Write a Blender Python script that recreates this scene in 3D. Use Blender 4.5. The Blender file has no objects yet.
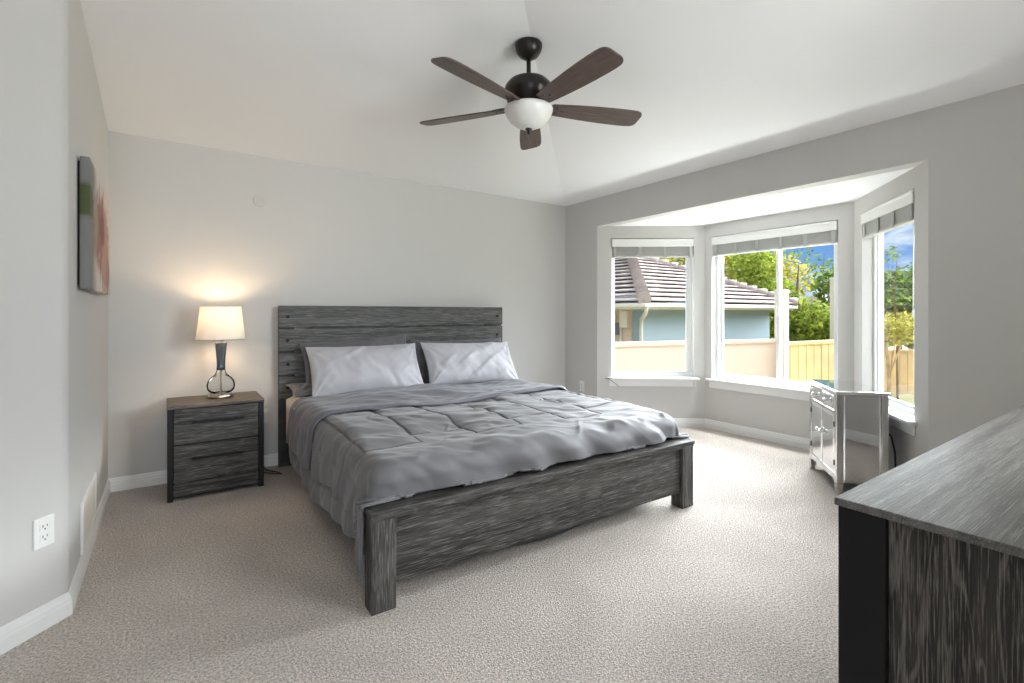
import bpy, bmesh, math, random
import numpy as np
from mathutils import Vector, Matrix

S = bpy.context.scene
COL = S.collection
R = math.radians

# ------------------------------------------------------------------ camera
cam_d = bpy.data.cameras.new('camera')
cam = bpy.data.objects.new('camera', cam_d)
COL.objects.link(cam)
cam_d.sensor_width = 36.0
cam_d.lens = 491.0 / 1024.0 * 36.0
cam_d.shift_y = -28.5 / 1024.0
cam_d.clip_start = 0.02
cam_d.clip_end = 400
cam.location = (0, 0, 1.21)
cam.rotation_euler = (R(90), 0, -math.atan2(345, 491))
S.camera = cam

# ------------------------------------------------------------------ colour management
S.view_settings.view_transform = 'Standard'
S.view_settings.look = 'None'
S.view_settings.gamma = 1.0
S.view_settings.use_curve_mapping = False
S.view_settings.exposure = 0.9
try:
    S.cycles.use_denoising = True
    S.cycles.max_bounces = 14
    S.cycles.diffuse_bounces = 8
    S.cycles.glossy_bounces = 6
    S.cycles.transparent_max_bounces = 16
    S.cycles.sample_clamp_indirect = 8.0
    S.cycles.caustics_reflective = False
    S.cycles.caustics_refractive = False
except Exception:
    pass

# ------------------------------------------------------------------ sky
W = bpy.data.worlds.new('sky')
S.world = W
W.use_nodes = True
nt = W.node_tree
nt.nodes.clear()
def wn(t, **k):
    n = nt.nodes.new(t)
    for a, b in k.items(): setattr(n, a, b)
    return n
tc = wn('ShaderNodeTexCoord')
sx = wn('ShaderNodeSeparateXYZ'); nt.links.new(tc.outputs['Generated'], sx.inputs[0])
gr = wn('ShaderNodeValToRGB')
e = gr.color_ramp.elements
e[0].position = 0.0; e[0].color = (.30, .39, .50, 1)
e[1].position = 1.0; e[1].color = (1.0, 1.15, 1.35, 1)
for p, c in ((0.06, (.13, .25, .48, 1)), (0.20, (.075, .18, .42, 1)), (0.42, (.6, .75, 1.0, 1))):
    q = e.new(p); q.color = c
nt.links.new(sx.outputs['Z'], gr.inputs[0])
mp = wn('ShaderNodeMapping'); mp.inputs['Scale'].default_value = (3.2, 3.2, 11.0); mp.inputs['Location'].default_value = (1.3, 0.4, 0.35)
nt.links.new(tc.outputs['Generated'], mp.inputs[0])
nz = wn('ShaderNodeTexNoise'); nz.inputs['Scale'].default_value = 1.6; nz.inputs['Detail'].default_value = 7; nz.inputs['Roughness'].default_value = 0.58
nt.links.new(mp.outputs[0], nz.inputs['Vector'])
cr = wn('ShaderNodeValToRGB')
cr.color_ramp.elements[0].position = 0.47; cr.color_ramp.elements[0].color = (0, 0, 0, 1)
cr.color_ramp.elements[1].position = 0.66; cr.color_ramp.elements[1].color = (1, 1, 1, 1)
nt.links.new(nz.outputs['Fac'], cr.inputs[0])
mx = wn('ShaderNodeMix', data_type='RGBA')
nt.links.new(cr.outputs[0], mx.inputs[0])
nt.links.new(gr.outputs[0], mx.inputs[6]); mx.inputs[7].default_value = (.62, .65, .70, 1)
# unseen bright sky band added above the windows' view to light the room
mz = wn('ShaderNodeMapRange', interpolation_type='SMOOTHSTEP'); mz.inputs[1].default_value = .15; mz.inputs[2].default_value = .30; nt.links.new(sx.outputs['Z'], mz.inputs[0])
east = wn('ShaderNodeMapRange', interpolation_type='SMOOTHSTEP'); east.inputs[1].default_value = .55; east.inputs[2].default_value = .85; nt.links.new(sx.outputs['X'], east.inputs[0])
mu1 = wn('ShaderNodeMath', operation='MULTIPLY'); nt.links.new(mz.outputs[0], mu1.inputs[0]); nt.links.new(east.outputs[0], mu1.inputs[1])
sky_fill = wn('ShaderNodeMix', data_type='RGBA'); nt.links.new(mu1.outputs[0], sky_fill.inputs[0]); nt.links.new(mx.outputs[2], sky_fill.inputs[6]); sky_fill.inputs[7].default_value = (30.0, 31.0, 33.0, 1)
bg = wn('ShaderNodeBackground'); bg.inputs['Strength'].default_value = 1.0
nt.links.new(sky_fill.outputs[2], bg.inputs['Color'])
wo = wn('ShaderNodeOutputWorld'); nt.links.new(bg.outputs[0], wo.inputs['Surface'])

# ------------------------------------------------------------------ sun and large lights
sd = bpy.data.lights.new('sun', 'SUN'); sd.energy = .55; sd.angle = R(1.0); sd.color = (1.0, 0.93, 0.82)
sun = bpy.data.objects.new('sun', sd); COL.objects.link(sun)
sun.rotation_euler = Vector((0.60, 0.42, -0.85)).to_track_quat('-Z', 'Y').to_euler()

def area(name, loc, target, w, h, power, color):
    d = bpy.data.lights.new(name, 'AREA'); d.shape = 'RECTANGLE'; d.size = w; d.size_y = h; d.energy = power; d.color = color
    o = bpy.data.objects.new(name, d); COL.objects.link(o); o.location = loc
    o.rotation_euler = (Vector(target) - Vector(loc)).to_track_quat('-Z', 'Y').to_euler()
    d.spread = R(125)
    return o
# added fill lamp at a made-up glazed door behind the camera
area('fill_entry', (-0.25, -2.45, 1.25), (0.6, 3.0, 1.35), 1.7, 2.0, 15, (0.93, 0.96, 1.0))

# added fill lamp outside a made-up front window, mainly for the left wall
area('fill_front', (2.25, -.50, 1.75), (-.1, 3.6, 1.35), 1.2, 1.0, 27, (.95, .97, 1.0))
# two added fill lamps outside the middle bay window, above head and below sill
area('fill_bay_high', (5.10, 2.39, 2.55), (2.2, 2.4, .2), 1.25, .55, 85, (.95, .97, 1.0))
area('fill_bay_low', (5.10, 2.39, .05), (2.0, 2.4, 2.3), 1.25, .50, 50, (.94, .96, 1.0))

# ------------------------------------------------------------------ materials
MATS = {}
def mat(name, col=(.5, .5, .5), rough=.5, metal=0.0, spec=.5, bump=0, bscale=200, bdetail=2, var=0, vscale=3, sheen=0, alpha=None, coord='Object', bdist=.01):
    if name in MATS: return MATS[name]
    m = bpy.data.materials.new(name); m.use_nodes = True
    t = m.node_tree; b = t.nodes['Principled BSDF']
    b.inputs['Base Color'].default_value = (*col, 1); b.inputs['Roughness'].default_value = rough
    b.inputs['Metallic'].default_value = metal; b.inputs['Specular IOR Level'].default_value = spec
    if sheen: b.inputs['Sheen Weight'].default_value = sheen; b.inputs['Sheen Roughness'].default_value = .4
    c = t.nodes.new('ShaderNodeTexCoord')
    if bump:
        n = t.nodes.new('ShaderNodeTexNoise'); n.inputs['Scale'].default_value = bscale; n.inputs['Detail'].default_value = bdetail
        t.links.new(c.outputs[coord], n.inputs['Vector'])
        bp = t.nodes.new('ShaderNodeBump'); bp.inputs['Strength'].default_value = bump; bp.inputs['Distance'].default_value = bdist
        t.links.new(n.outputs['Fac'], bp.inputs['Height']); t.links.new(bp.outputs[0], b.inputs['Normal'])
    if var:
        n2 = t.nodes.new('ShaderNodeTexNoise'); n2.inputs['Scale'].default_value = vscale; n2.inputs['Detail'].default_value = 5
        t.links.new(c.outputs[coord], n2.inputs['Vector'])
        r = t.nodes.new('ShaderNodeValToRGB'); r.color_ramp.elements[0].position = .3; r.color_ramp.elements[1].position = .7
        r.color_ramp.elements[0].color = (*[x * (1 - var) for x in col], 1); r.color_ramp.elements[1].color = (*[min(1, x * (1 + var)) for x in col], 1)
        t.links.new(n2.outputs['Fac'], r.inputs[0]); t.links.new(r.outputs[0], b.inputs['Base Color'])
    MATS[name] = m
    return m

def wood(name, dark, mid, light, axis, rough=.55, fine=230, coarse=26, stretch=.030, ringk=.22):
    """weathered grey oak: long streaks along one axis"""
    if name in MATS: return MATS[name]
    m = bpy.data.materials.new(name); m.use_nodes = True
    t = m.node_tree; b = t.nodes['Principled BSDF']; L = t.links.new
    c = t.nodes.new('ShaderNodeTexCoord'); oi = t.nodes.new('ShaderNodeObjectInfo')
    off = t.nodes.new('ShaderNodeMath'); off.operation = 'MULTIPLY'; off.inputs[1].default_value = 23.0; L(oi.outputs['Random'], off.inputs[0])
    add = t.nodes.new('ShaderNodeVectorMath'); add.operation = 'ADD'; L(c.outputs['Object'], add.inputs[0]); L(off.outputs[0], add.inputs[1])
    mp = t.nodes.new('ShaderNodeMapping'); sc = [1, 1, 1]; sc[axis] = stretch; mp.inputs['Scale'].default_value = sc; L(add.outputs[0], mp.inputs[0])
    n0 = t.nodes.new('ShaderNodeTexNoise'); n0.inputs['Scale'].default_value = 4; n0.inputs['Detail'].default_value = 2; L(mp.outputs[0], n0.inputs['Vector'])
    # cathedral figure: distorted rings
    mp2 = t.nodes.new('ShaderNodeMapping'); sc2 = [1, 1, 1]; sc2[axis] = .13; mp2.inputs['Scale'].default_value = sc2; L(add.outputs[0], mp2.inputs[0])
    n1 = t.nodes.new('ShaderNodeTexNoise'); n1.inputs['Scale'].default_value = coarse * .55; n1.inputs['Detail'].default_value = 1.5; n1.inputs['Distortion'].default_value = .5; L(mp2.outputs[0], n1.inputs['Vector'])
    ring = t.nodes.new('ShaderNodeMath'); ring.operation = 'MULTIPLY'; ring.inputs[1].default_value = 26; L(n1.outputs['Fac'], ring.inputs[0])
    sn = t.nodes.new('ShaderNodeMath'); sn.operation = 'SINE'; L(ring.outputs[0], sn.inputs[0])
    n2 = t.nodes.new('ShaderNodeTexNoise'); n2.inputs['Scale'].default_value = fine; n2.inputs['Detail'].default_value = 5; n2.inputs['Roughness'].default_value = .65; L(mp.outputs[0], n2.inputs['Vector'])
    n3 = t.nodes.new('ShaderNodeTexNoise'); n3.inputs['Scale'].default_value = coarse; n3.inputs['Detail'].default_value = 3; L(mp.outputs[0], n3.inputs['Vector'])
    def ramp(src, p0, p1):
        q = t.nodes.new('ShaderNodeMapRange'); q.interpolation_type = 'SMOOTHSTEP'; q.inputs[1].default_value = p0; q.inputs[2].default_value = p1; L(src, q.inputs[0]); return q.outputs[0]
    def blend(a_, col, fac, k):
        g_ = t.nodes.new('ShaderNodeMath'); g_.operation = 'MULTIPLY'; g_.inputs[1].default_value = k; L(fac, g_.inputs[0])
        x = t.nodes.new('ShaderNodeMix'); x.data_type = 'RGBA'; L(g_.outputs[0], x.inputs[0])
        if isinstance(a_, tuple): x.inputs[6].default_value = (*a_, 1)
        else: L(a_, x.inputs[6])
        x.inputs[7].default_value = (*col, 1); return x.outputs[2]
    n4 = t.nodes.new('ShaderNodeTexNoise'); n4.inputs['Scale'].default_value = fine * 1.9; n4.inputs['Detail'].default_value = 3; L(mp.outputs[0], n4.inputs['Vector'])
    c0 = blend(dark, mid, ramp(n3.outputs['Fac'], .34, .66), 1.0)
    c1 = blend(c0, light, ramp(n2.outputs['Fac'], .50, .63), .75)
    c2 = blend(c1, light, ramp(sn.outputs[0], .72, 1.0), ringk)
    c3 = blend(c2, dark, ramp(n4.outputs['Fac'], .50, .38), .75)
    L(c3, b.inputs['Base Color'])
    b.inputs['Roughness'].default_value = rough
    bp = t.nodes.new('ShaderNodeBump'); bp.inputs['Strength'].default_value = .25; bp.inputs['Distance'].default_value = .004
    L(n2.outputs['Fac'], bp.inputs['Height']); L(bp.outputs[0], b.inputs['Normal'])
    MATS[name] = m
    return m

def pane_mat(name='window_glass', tint=(.96, .98, .97), refl=.12):
    if name in MATS: return MATS[name]
    m = bpy.data.materials.new(name); m.use_nodes = True
    t = m.node_tree; t.nodes.clear(); L = t.links.new
    tr = t.nodes.new('ShaderNodeBsdfTransparent'); tr.inputs[0].default_value = (*tint, 1)
    gl = t.nodes.new('ShaderNodeBsdfGlossy'); gl.inputs['Roughness'].default_value = .02
    fr = t.nodes.new('ShaderNodeFresnel'); fr.inputs[0].default_value = 1.45
    mu = t.nodes.new('ShaderNodeMath'); mu.operation = 'MULTIPLY'; mu.inputs[1].default_value = refl; L(fr.outputs[0], mu.inputs[0])
    mi = t.nodes.new('ShaderNodeMixShader'); L(mu.outputs[0], mi.inputs[0]); L(tr.outputs[0], mi.inputs[1]); L(gl.outputs[0], mi.inputs[2])
    o = t.nodes.new('ShaderNodeOutputMaterial'); L(mi.outputs[0], o.inputs[0])
    MATS[name] = m
    return m

M_WALL = mat('wall_paint', (.60, .588, .570), .75, spec=.25, bump=.12, bscale=130, bdist=.004)
M_CEIL = mat('ceiling_paint', (.89, .89, .895), .85, spec=.15, bump=.10, bscale=90, bdist=.004)
M_TRIM = mat('white_trim', (.80, .80, .79), .4)
M_VINYL = mat('white_vinyl', (.82, .83, .83), .35)
M_BLACK = mat('black_metal', (.007, .007, .008), .5, spec=.3)
M_PLATE = mat('white_plastic', (.82, .82, .80), .35)
M_HOLE = mat('slot_black', (.02, .02, .02), .6)
M_STEEL = mat('brushed_steel', (.62, .61, .58), .28, metal=1)
M_GLASS = pane_mat()
GD, GM, GL_ = (.010, .009, .008), (.055, .051, .047), (.215, .20, .185)
M_WX = wood('grey_oak_x', GD, GM, GL_, 0)
M_WY = wood('grey_oak_y', GD, GM, GL_, 1)
M_WZ = wood('grey_oak_z', GD, GM, GL_, 2)
M_WHEAD = wood('grey_oak_headboard', (.028, .027, .026), (.092, .089, .085), (.25, .245, .235), 0, ringk=.1)

# ------------------------------------------------------------------ mesh helpers
def add_box(bm, x0, x1, y0, y1, z0, z1, bev=0, seg=2):
    r = bmesh.ops.create_cube(bm, size=1)
    vs = r['verts']
    for v in vs:
        v.co.x = x0 if v.co.x < 0 else x1; v.co.y = y0 if v.co.y < 0 else y1; v.co.z = z0 if v.co.z < 0 else z1
    if bev:
        es = list({e for v in vs for e in v.link_edges})
        bmesh.ops.bevel(bm, geom=es, offset=bev, segments=seg, affect='EDGES', profile=.5)
def add_lathe(bm, prof, n=40, cx=0, cy=0, cap=True):
    rings = []
    for r, z in prof:
        rings.append([bm.verts.new((cx + r * math.cos(2 * math.pi * i / n), cy + r * math.sin(2 * math.pi * i / n), z)) for i in range(n)])
    for a, b in zip(rings, rings[1:]):
        for i in range(n):
            f = bm.faces.new((a[i], a[(i + 1) % n], b[(i + 1) % n], b[i])); f.smooth = True
    if cap:
        bm.faces.new(rings[0][::-1]); bm.faces.new(rings[-1])
def add_tube(bm, pts, r, n=8):
    pts = [Vector(p) for p in pts]; rings = []
    for i, p in enumerate(pts):
        d = (pts[min(i + 1, len(pts) - 1)] - pts[max(i - 1, 0)]).normalized()
        up = Vector((0, 0, 1)) if abs(d.z) < .9 else Vector((1, 0, 0))
        a = d.cross(up).normalized(); b = d.cross(a).normalized()
        rr = r[i] if isinstance(r, (list, tuple)) else r
        rings.append([bm.verts.new(p + (a * math.cos(2 * math.pi * k / n) + b * math.sin(2 * math.pi * k / n)) * rr) for k in range(n)])
    for a, b in zip(rings, rings[1:]):
        for k in range(n):
            f = bm.faces.new((a[k], a[(k + 1) % n], b[(k + 1) % n], b[k])); f.smooth = True
    bm.faces.new(rings[0][::-1]); bm.faces.new(rings[-1])
def add_prism(bm, poly, z0, z1):
    lo = [bm.verts.new((x, y, z0)) for x, y in poly]; hi = [bm.verts.new((x, y, z1)) for x, y in poly]
    n = len(poly)
    bm.faces.new(lo[::-1]); bm.faces.new(hi)
    for i in range(n): bm.faces.new((lo[i], lo[(i + 1) % n], hi[(i + 1) % n], hi[i]))
def add_grid(bm, P, smooth=True):
    ny, nx = P.shape[:2]
    vs = [[bm.verts.new(P[j, i]) for i in range(nx)] for j in range(ny)]
    for j in range(ny - 1):
        for i in range(nx - 1):
            f = bm.faces.new((vs[j][i], vs[j][i + 1], vs[j + 1][i + 1], vs[j + 1][i])); f.smooth = smooth
    return vs
def obj(name, bm, m, parent=None, loc=None, rot=None, label=None, recalc=True):
    if recalc: bmesh.ops.recalc_face_normals(bm, faces=bm.faces)
    me = bpy.data.meshes.new(name); bm.to_mesh(me); bm.free()
    for x in (m if isinstance(m, (list, tuple)) else [m]): me.materials.append(x)
    o = bpy.data.objects.new(name, me); COL.objects.link(o)
    if parent: o.parent = parent
    if loc: o.location = loc
    if rot: o.rotation_euler = rot
    if label: o['label'] = label
    return o
def tag(o, label, cat, group=None, kind=None):
    o['label'] = label; o['category'] = cat
    if group: o['group'] = group
    if kind: o['kind'] = kind
    return o
def thing(name, label, cat, loc=(0, 0, 0), rotz=0, group=None):
    o = bpy.data.objects.new(name, None); COL.objects.link(o); o.empty_display_size = .1
    o.location = loc; o.rotation_euler = (0, 0, rotz)
    return tag(o, label, cat, group)
def struct(name, bm, m, parent=None):
    o = obj(name, bm, m, parent)
    if not parent: o['kind'] = 'structure'
    return o
def bx(name, m, parent, *a, label=None, **k):
    bm = bmesh.new(); add_box(bm, *a, **k)
    return obj(name, bm, m, parent, label=label)
# ================================================================== ROOM SHELL
XW, YB, HW, SL = 3.76, 4.28, 2.44, .152       # window wall, headboard wall, plate height, ceiling slope
A = (XW, 3.77); B = (4.66, 3.08); C = (4.66, 1.70); D = (XW, .98); ZS = 2.135   # bay plan, soffit height

# carpet
m = bpy.data.materials.new('carpet'); m.use_nodes = True
t = m.node_tree; b = t.nodes['Principled BSDF']; L = t.links.new
c = t.nodes.new('ShaderNodeTexCoord')
n1 = t.nodes.new('ShaderNodeTexNoise'); n1.inputs['Scale'].default_value = 110; n1.inputs['Detail'].default_value = 5; n1.inputs['Roughness'].default_value = .75
n2 = t.nodes.new('ShaderNodeTexNoise'); n2.inputs['Scale'].default_value = 1.7; n2.inputs['Detail'].default_value = 4; n2.inputs['Distortion'].default_value = .6
n3 = t.nodes.new('ShaderNodeTexVoronoi'); n3.inputs['Scale'].default_value = 190
for n in (n1, n2, n3): L(c.outputs['Object'], n.inputs['Vector'])
r1 = t.nodes.new('ShaderNodeValToRGB'); r1.color_ramp.elements[0].position = .40; r1.color_ramp.elements[1].position = .61
r1.color_ramp.elements[0].color = (.37, .312, .268, 1); r1.color_ramp.elements[1].color = (.90, .815, .745, 1)
L(n1.outputs['Fac'], r1.inputs[0])
r2 = t.nodes.new('ShaderNodeValToRGB'); r2.color_ramp.elements[0].position = .36; r2.color_ramp.elements[1].position = .64
r2.color_ramp.elements[0].color = (.86, .86, .86, 1); r2.color_ramp.elements[1].color = (1, 1, 1, 1)
L(n2.outputs['Fac'], r2.inputs[0])
mm = t.nodes.new('ShaderNodeMix'); mm.data_type = 'RGBA'; mm.blend_type = 'MULTIPLY'; mm.inputs[0].default_value = 1
L(r1.outputs[0], mm.inputs[6]); L(r2.outputs[0], mm.inputs[7]); L(mm.outputs[2], b.inputs['Base Color'])
b.inputs['Roughness'].default_value = .95; b.inputs['Specular IOR Level'].default_value = .1; b.inputs['Sheen Weight'].default_value = .25
ad = t.nodes.new('ShaderNodeMath'); ad.operation = 'ADD'; L(n1.outputs['Fac'], ad.inputs[0]); L(n3.outputs['Distance'], ad.inputs[1])
bp = t.nodes.new('ShaderNodeBump'); bp.inputs['Strength'].default_value = .8; bp.inputs['Distance'].default_value = .009
L(ad.outputs[0], bp.inputs['Height']); L(bp.outputs[0], b.inputs['Normal'])
M_CARPET = m
bm = bmesh.new()
add_prism(bm, [(-1.35, -2.75), (XW + .1, -2.75), (XW + .1, .93), (4.80, 1.62), (4.80, 3.16), (XW + .1, 3.85), (XW + .1, YB + .1), (-1.35, YB + .1)], -.12, 0)
struct('floor', bm, M_CARPET)

# vaulted ceiling: one slope off each of two walls, meeting at a hip, flat on top
bm = bmesh.new()
def cz(p, d): return bm.verts.new((p[0], p[1], p[2] + d))
P = [(XW + .14, YB + .14, HW - .021), (.76, 1.28, 2.896), (-1.6, YB + .14, HW - .021), (-1.6, 1.28, 2.896), (XW + .14, -2.9, HW - .021), (.76, -2.9, 2.896), (-1.6, -2.9, 2.896)]
for d in (0, .12):
    v = [cz(p, d) for p in P]
    bm.faces.new((v[0], v[1], v[3], v[2])); bm.faces.new((v[0], v[4], v[5], v[1])); bm.faces.new((v[1], v[5], v[6], v[3]))
struct('ceiling', bm, M_CEIL)

# straight walls
bm = bmesh.new(); add_box(bm, -.48, XW + .14, YB, YB + .14, 0, HW + .1); struct('wall_back', bm, M_WALL)
bm = bmesh.new()
k = .14 * math.tan(R(22.5))
add_prism(bm, [(-.325, 2.635), (-.325, YB), (-.465, YB), (-.465, 2.635 + k), (-1.3 - .0, 1.80 + k), (-1.2, 1.76)], 0, 3.05)
bmesh.ops.bevel(bm, geom=[e for e in bm.edges if all(abs(v.co.x + .325) < 1e-4 and abs(v.co.y - 2.635) < 1e-4 for v in e.verts)], offset=.03, segments=6, affect='EDGES', profile=.5)
struct('wall_left', bm, M_WALL)
bm = bmesh.new(); add_box(bm, -1.34, -1.2, -2.74, 1.86, 0, 3.05); struct('wall_entry_left', bm, M_WALL)
bm = bmesh.new()
for a in ((.75, 1.6, 0, 3.05), (2.9, XW + .14, 0, 3.05), (1.6, 2.9, 0, 1.1), (1.6, 2.9, 2.1, 3.05)): add_box(bm, a[0], a[1], -.22, -.08, a[2], a[3])
add_box(bm, .75, .89, -2.74, -.22, 0, 3.05); struct('wall_front', bm, M_WALL)
bm = bmesh.new()
add_box(bm, -1.34, -1.12, -2.74, -2.6, 0, 3.05); add_box(bm, .62, .89, -2.74, -2.6, 0, 3.05); add_box(bm, -1.12, .62, -2.74, -2.6, 2.15, 3.05)
struct('wall_entry_end', bm, M_WALL)
bm = bmesh.new()
for x in (-1.12, -.29, -.21, .56): add_box(bm, x, x + .06, -2.70, -2.64, 0, 2.15)
add_box(bm, -1.12, .62, -2.70, -2.64, 2.09, 2.15); add_box(bm, -1.12, .62, -2.70, -2.64, 0, .05)
dr = struct('added_door_1', bm, M_VINYL)  # unseen glazed door, made up to go with the entry fill lamp
bm = bmesh.new(); add_box(bm, -1.06, .56, -2.674, -2.668, .05, 2.09); struct('added_door_glass', bm, M_GLASS, dr)

bm = bmesh.new()
for x in (1.6, 2.225, 2.85): add_box(bm, x, x + .05, -.20, -.15, 1.1, 2.1, .004)
for z in (1.1, 2.05): add_box(bm, 1.6, 2.9, -.20, -.15, z, z + .05, .004)
w4 = struct('window_4', bm, M_VINYL)  # unseen window, made up so the front fill lamp has an opening
bm = bmesh.new(); add_box(bm, 1.65, 2.85, -.178, -.172, 1.15, 2.05); struct('pane', bm, M_GLASS, w4)

# window wall with the wide bay opening
bm = bmesh.new()
add_prism(bm, [(XW, -.08), (XW + .12, -.08), (XW + .12, D[1] - .06), (XW, D[1])][::1], 0, HW + .1)
add_prism(bm, [(XW, A[1]), (XW + .12, A[1] + .06), (XW + .12, YB), (XW, YB)], 0, HW + .1)
add_prism(bm, [(XW, D[1]), (XW + .12, D[1] - .06), (XW + .12, A[1] + .06), (XW, A[1])], ZS, HW + .1)
struct('wall_right', bm, M_WALL)
bm = bmesh.new()
add_prism(bm, [(XW + .12, D[1] - .06), (XW + .12, A[1] + .06), (4.82, 3.20), (4.82, 1.58)], ZS, ZS + .14)
struct('ceiling_bay', bm, M_CEIL)

def wall_frame(P, Q):
    """matrix with x along the wall, y outward, z up; origin at P"""
    d = Vector((Q[0] - P[0], Q[1] - P[1], 0)); Ln = d.length; d.normalize(); n = Vector((-d.y, d.x, 0))
    M = Matrix(((d.x, n.x, 0, P[0]), (d.y, n.y, 0, P[1]), (0, 0, 1, 0), (0, 0, 0, 1)))
    return M, Ln
WT = .15
def bay_wall(name, P, Q, s0, s1, z0, z1, e0, e1):
    M, Ln = wall_frame(P, Q)
    bm = bmesh.new()
    # e0 / e1: how far the outer face runs past the corners (mitre)
    def piece(a0, a1, zz0, zz1, x0=0, x1=0):
        add_prism(bm, [(a0, 0), (a1, 0), (a1 + x1, WT), (a0 - x0, WT)], zz0, zz1)
    piece(0, s0, 0, ZS + .14, e0, 0); piece(s1, Ln, 0, ZS + .14, 0, e1)
    piece(s0, s1, 0, z0); piece(s0, s1, z1, ZS + .14)
    bm.transform(M)
    struct(name, bm, M_WALL)
    return M, Ln
Z0, Z1 = .525, 2.005
mt = WT * math.tan(R(19.5))
M1, L1 = bay_wall('wall_bay_left', A, B, .150, 1.020, Z0, Z1, 0, mt)
M2, L2 = bay_wall('wall_bay', B, C, .080, 1.262, Z0, Z1, mt, mt)
M3, L3 = bay_wall('wall_bay_right', C, D, L3s0 if False else .162, .985, Z0, Z1, mt, 0)

def window(n, M, s0, s1, slider):
    """white vinyl window set in the outer part of the wall, with sill board and apron"""
    bm = bmesh.new(); y0, y1 = .075, .125; fw = .034
    add_box(bm, s0, s0 + fw, y0, y1, Z0, Z1, .004); add_box(bm, s1 - fw, s1, y0, y1, Z0, Z1, .004)
    add_box(bm, s0 + fw, s1 - fw, y0, y1, Z0, Z0 + fw, .004); add_box(bm, s0 + fw, s1 - fw, y0, y1, Z1 - fw, Z1, .004)
    bm.transform(M); w = struct('window_%d' % n, bm, M_VINYL)
    def sash(a0, a1, yy, sw=.030):
        bm = bmesh.new()
        add_box(bm, a0, a0 + sw, yy, yy + .022, Z0 + fw, Z1 - fw, .003); add_box(bm, a1 - sw, a1, yy, yy + .022, Z0 + fw, Z1 - fw, .003)
        add_box(bm, a0 + sw, a1 - sw, yy, yy + .022, Z0 + fw, Z0 + fw + .022, .003); add_box(bm, a0 + sw, a1 - sw, yy, yy + .022, Z1 - fw - .022, Z1 - fw, .003)
        bm.transform(M); f = struct('sash', bm, M_VINYL, w)
        bm = bmesh.new(); add_box(bm, a0 + sw, a1 - sw, yy + .009, yy + .013, Z0 + fw + .022, Z1 - fw - .022)
        bm.transform(M); struct('pane', bm, M_GLASS, f)
        return f
    if slider:
        mid = (s0 + s1) / 2 + .055
        sash(s0 + fw, mid + .015, .100); f = sash(mid - .020, s1 - fw, .076)
        bm = bmesh.new(); add_box(bm, mid - .012, mid + .006, .066, .076, 1.18, 1.26, .003); bm.transform(M); struct('latch', bm, M_VINYL, f)
    else:
        sash(s0 + fw, s1 - fw, .090, .020)
    bm = bmesh.new(); add_box(bm, s0 - .045, s1 + .045, -.055, .0, Z0 - .026, Z0 + .002, .008, 3); add_box(bm, s0 + .001, s1 - .001, -.01, .08, Z0 - .0, Z0 + .002)
    bm.transform(M); struct('sill', bm, M_TRIM, w)
    bm = bmesh.new(); add_box(bm, s0 - .02, s1 + .02, -.018, -.001, Z0 - .095, Z0 - .027, .006, 3)
    bm.transform(M); struct('sill_apron', bm, M_TRIM, w)
    return w
window(1, M1, .150, 1.020, False)
window(2, M2, .080, 1.262, True)
window(3, M3, .162, .985, False)

# baseboards: a moulded profile swept along the wall foot
def baseboard(name, pts, h=.092):
    prof = [(0, 0), (.014, 0), (.014, h * .55), (.011, h * .60), (.011, h * .74), (.008, h * .80), (.006, h * .95), (.002, h), (0, h)]
    bm = bmesh.new(); pts = [Vector((x, y, 0)) for x, y in pts]; rings = []
    for i, p in enumerate(pts):
        ds = []
        if i > 0: ds.append((p - pts[i - 1]).normalized())
        if i < len(pts) - 1: ds.append((pts[i + 1] - p).normalized())
        ns = [Vector((d.y, -d.x, 0)) for d in ds]          # room side is to the right of travel
        n = sum(ns, Vector()) ; n.normalize(); n = n / max(.3, n.dot(ns[0]))
        rings.append([bm.verts.new(p + n * o + Vector((0, 0, z))) for o, z in prof])
    for a, b in zip(rings, rings[1:]):
        for k in range(len(prof) - 1): bm.faces.new((a[k], a[k + 1], b[k + 1], b[k]))
    bm.faces.new(rings[0]); bm.faces.new(rings[-1][::-1])
    struct(name, bm, M_TRIM)
baseboard('baseboard_left', [(-1.2, 1.76), (-.325, 2.635), (-.325, YB)])
baseboard('baseboard_back', [(-.325, YB), (XW, YB)])
baseboard('baseboard_right', [(XW, YB), A, B, C, D, (XW, -.08)])
baseboard('baseboard_front', [(XW, -.08), (.75, -.08), (.75, -2.6)])

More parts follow.
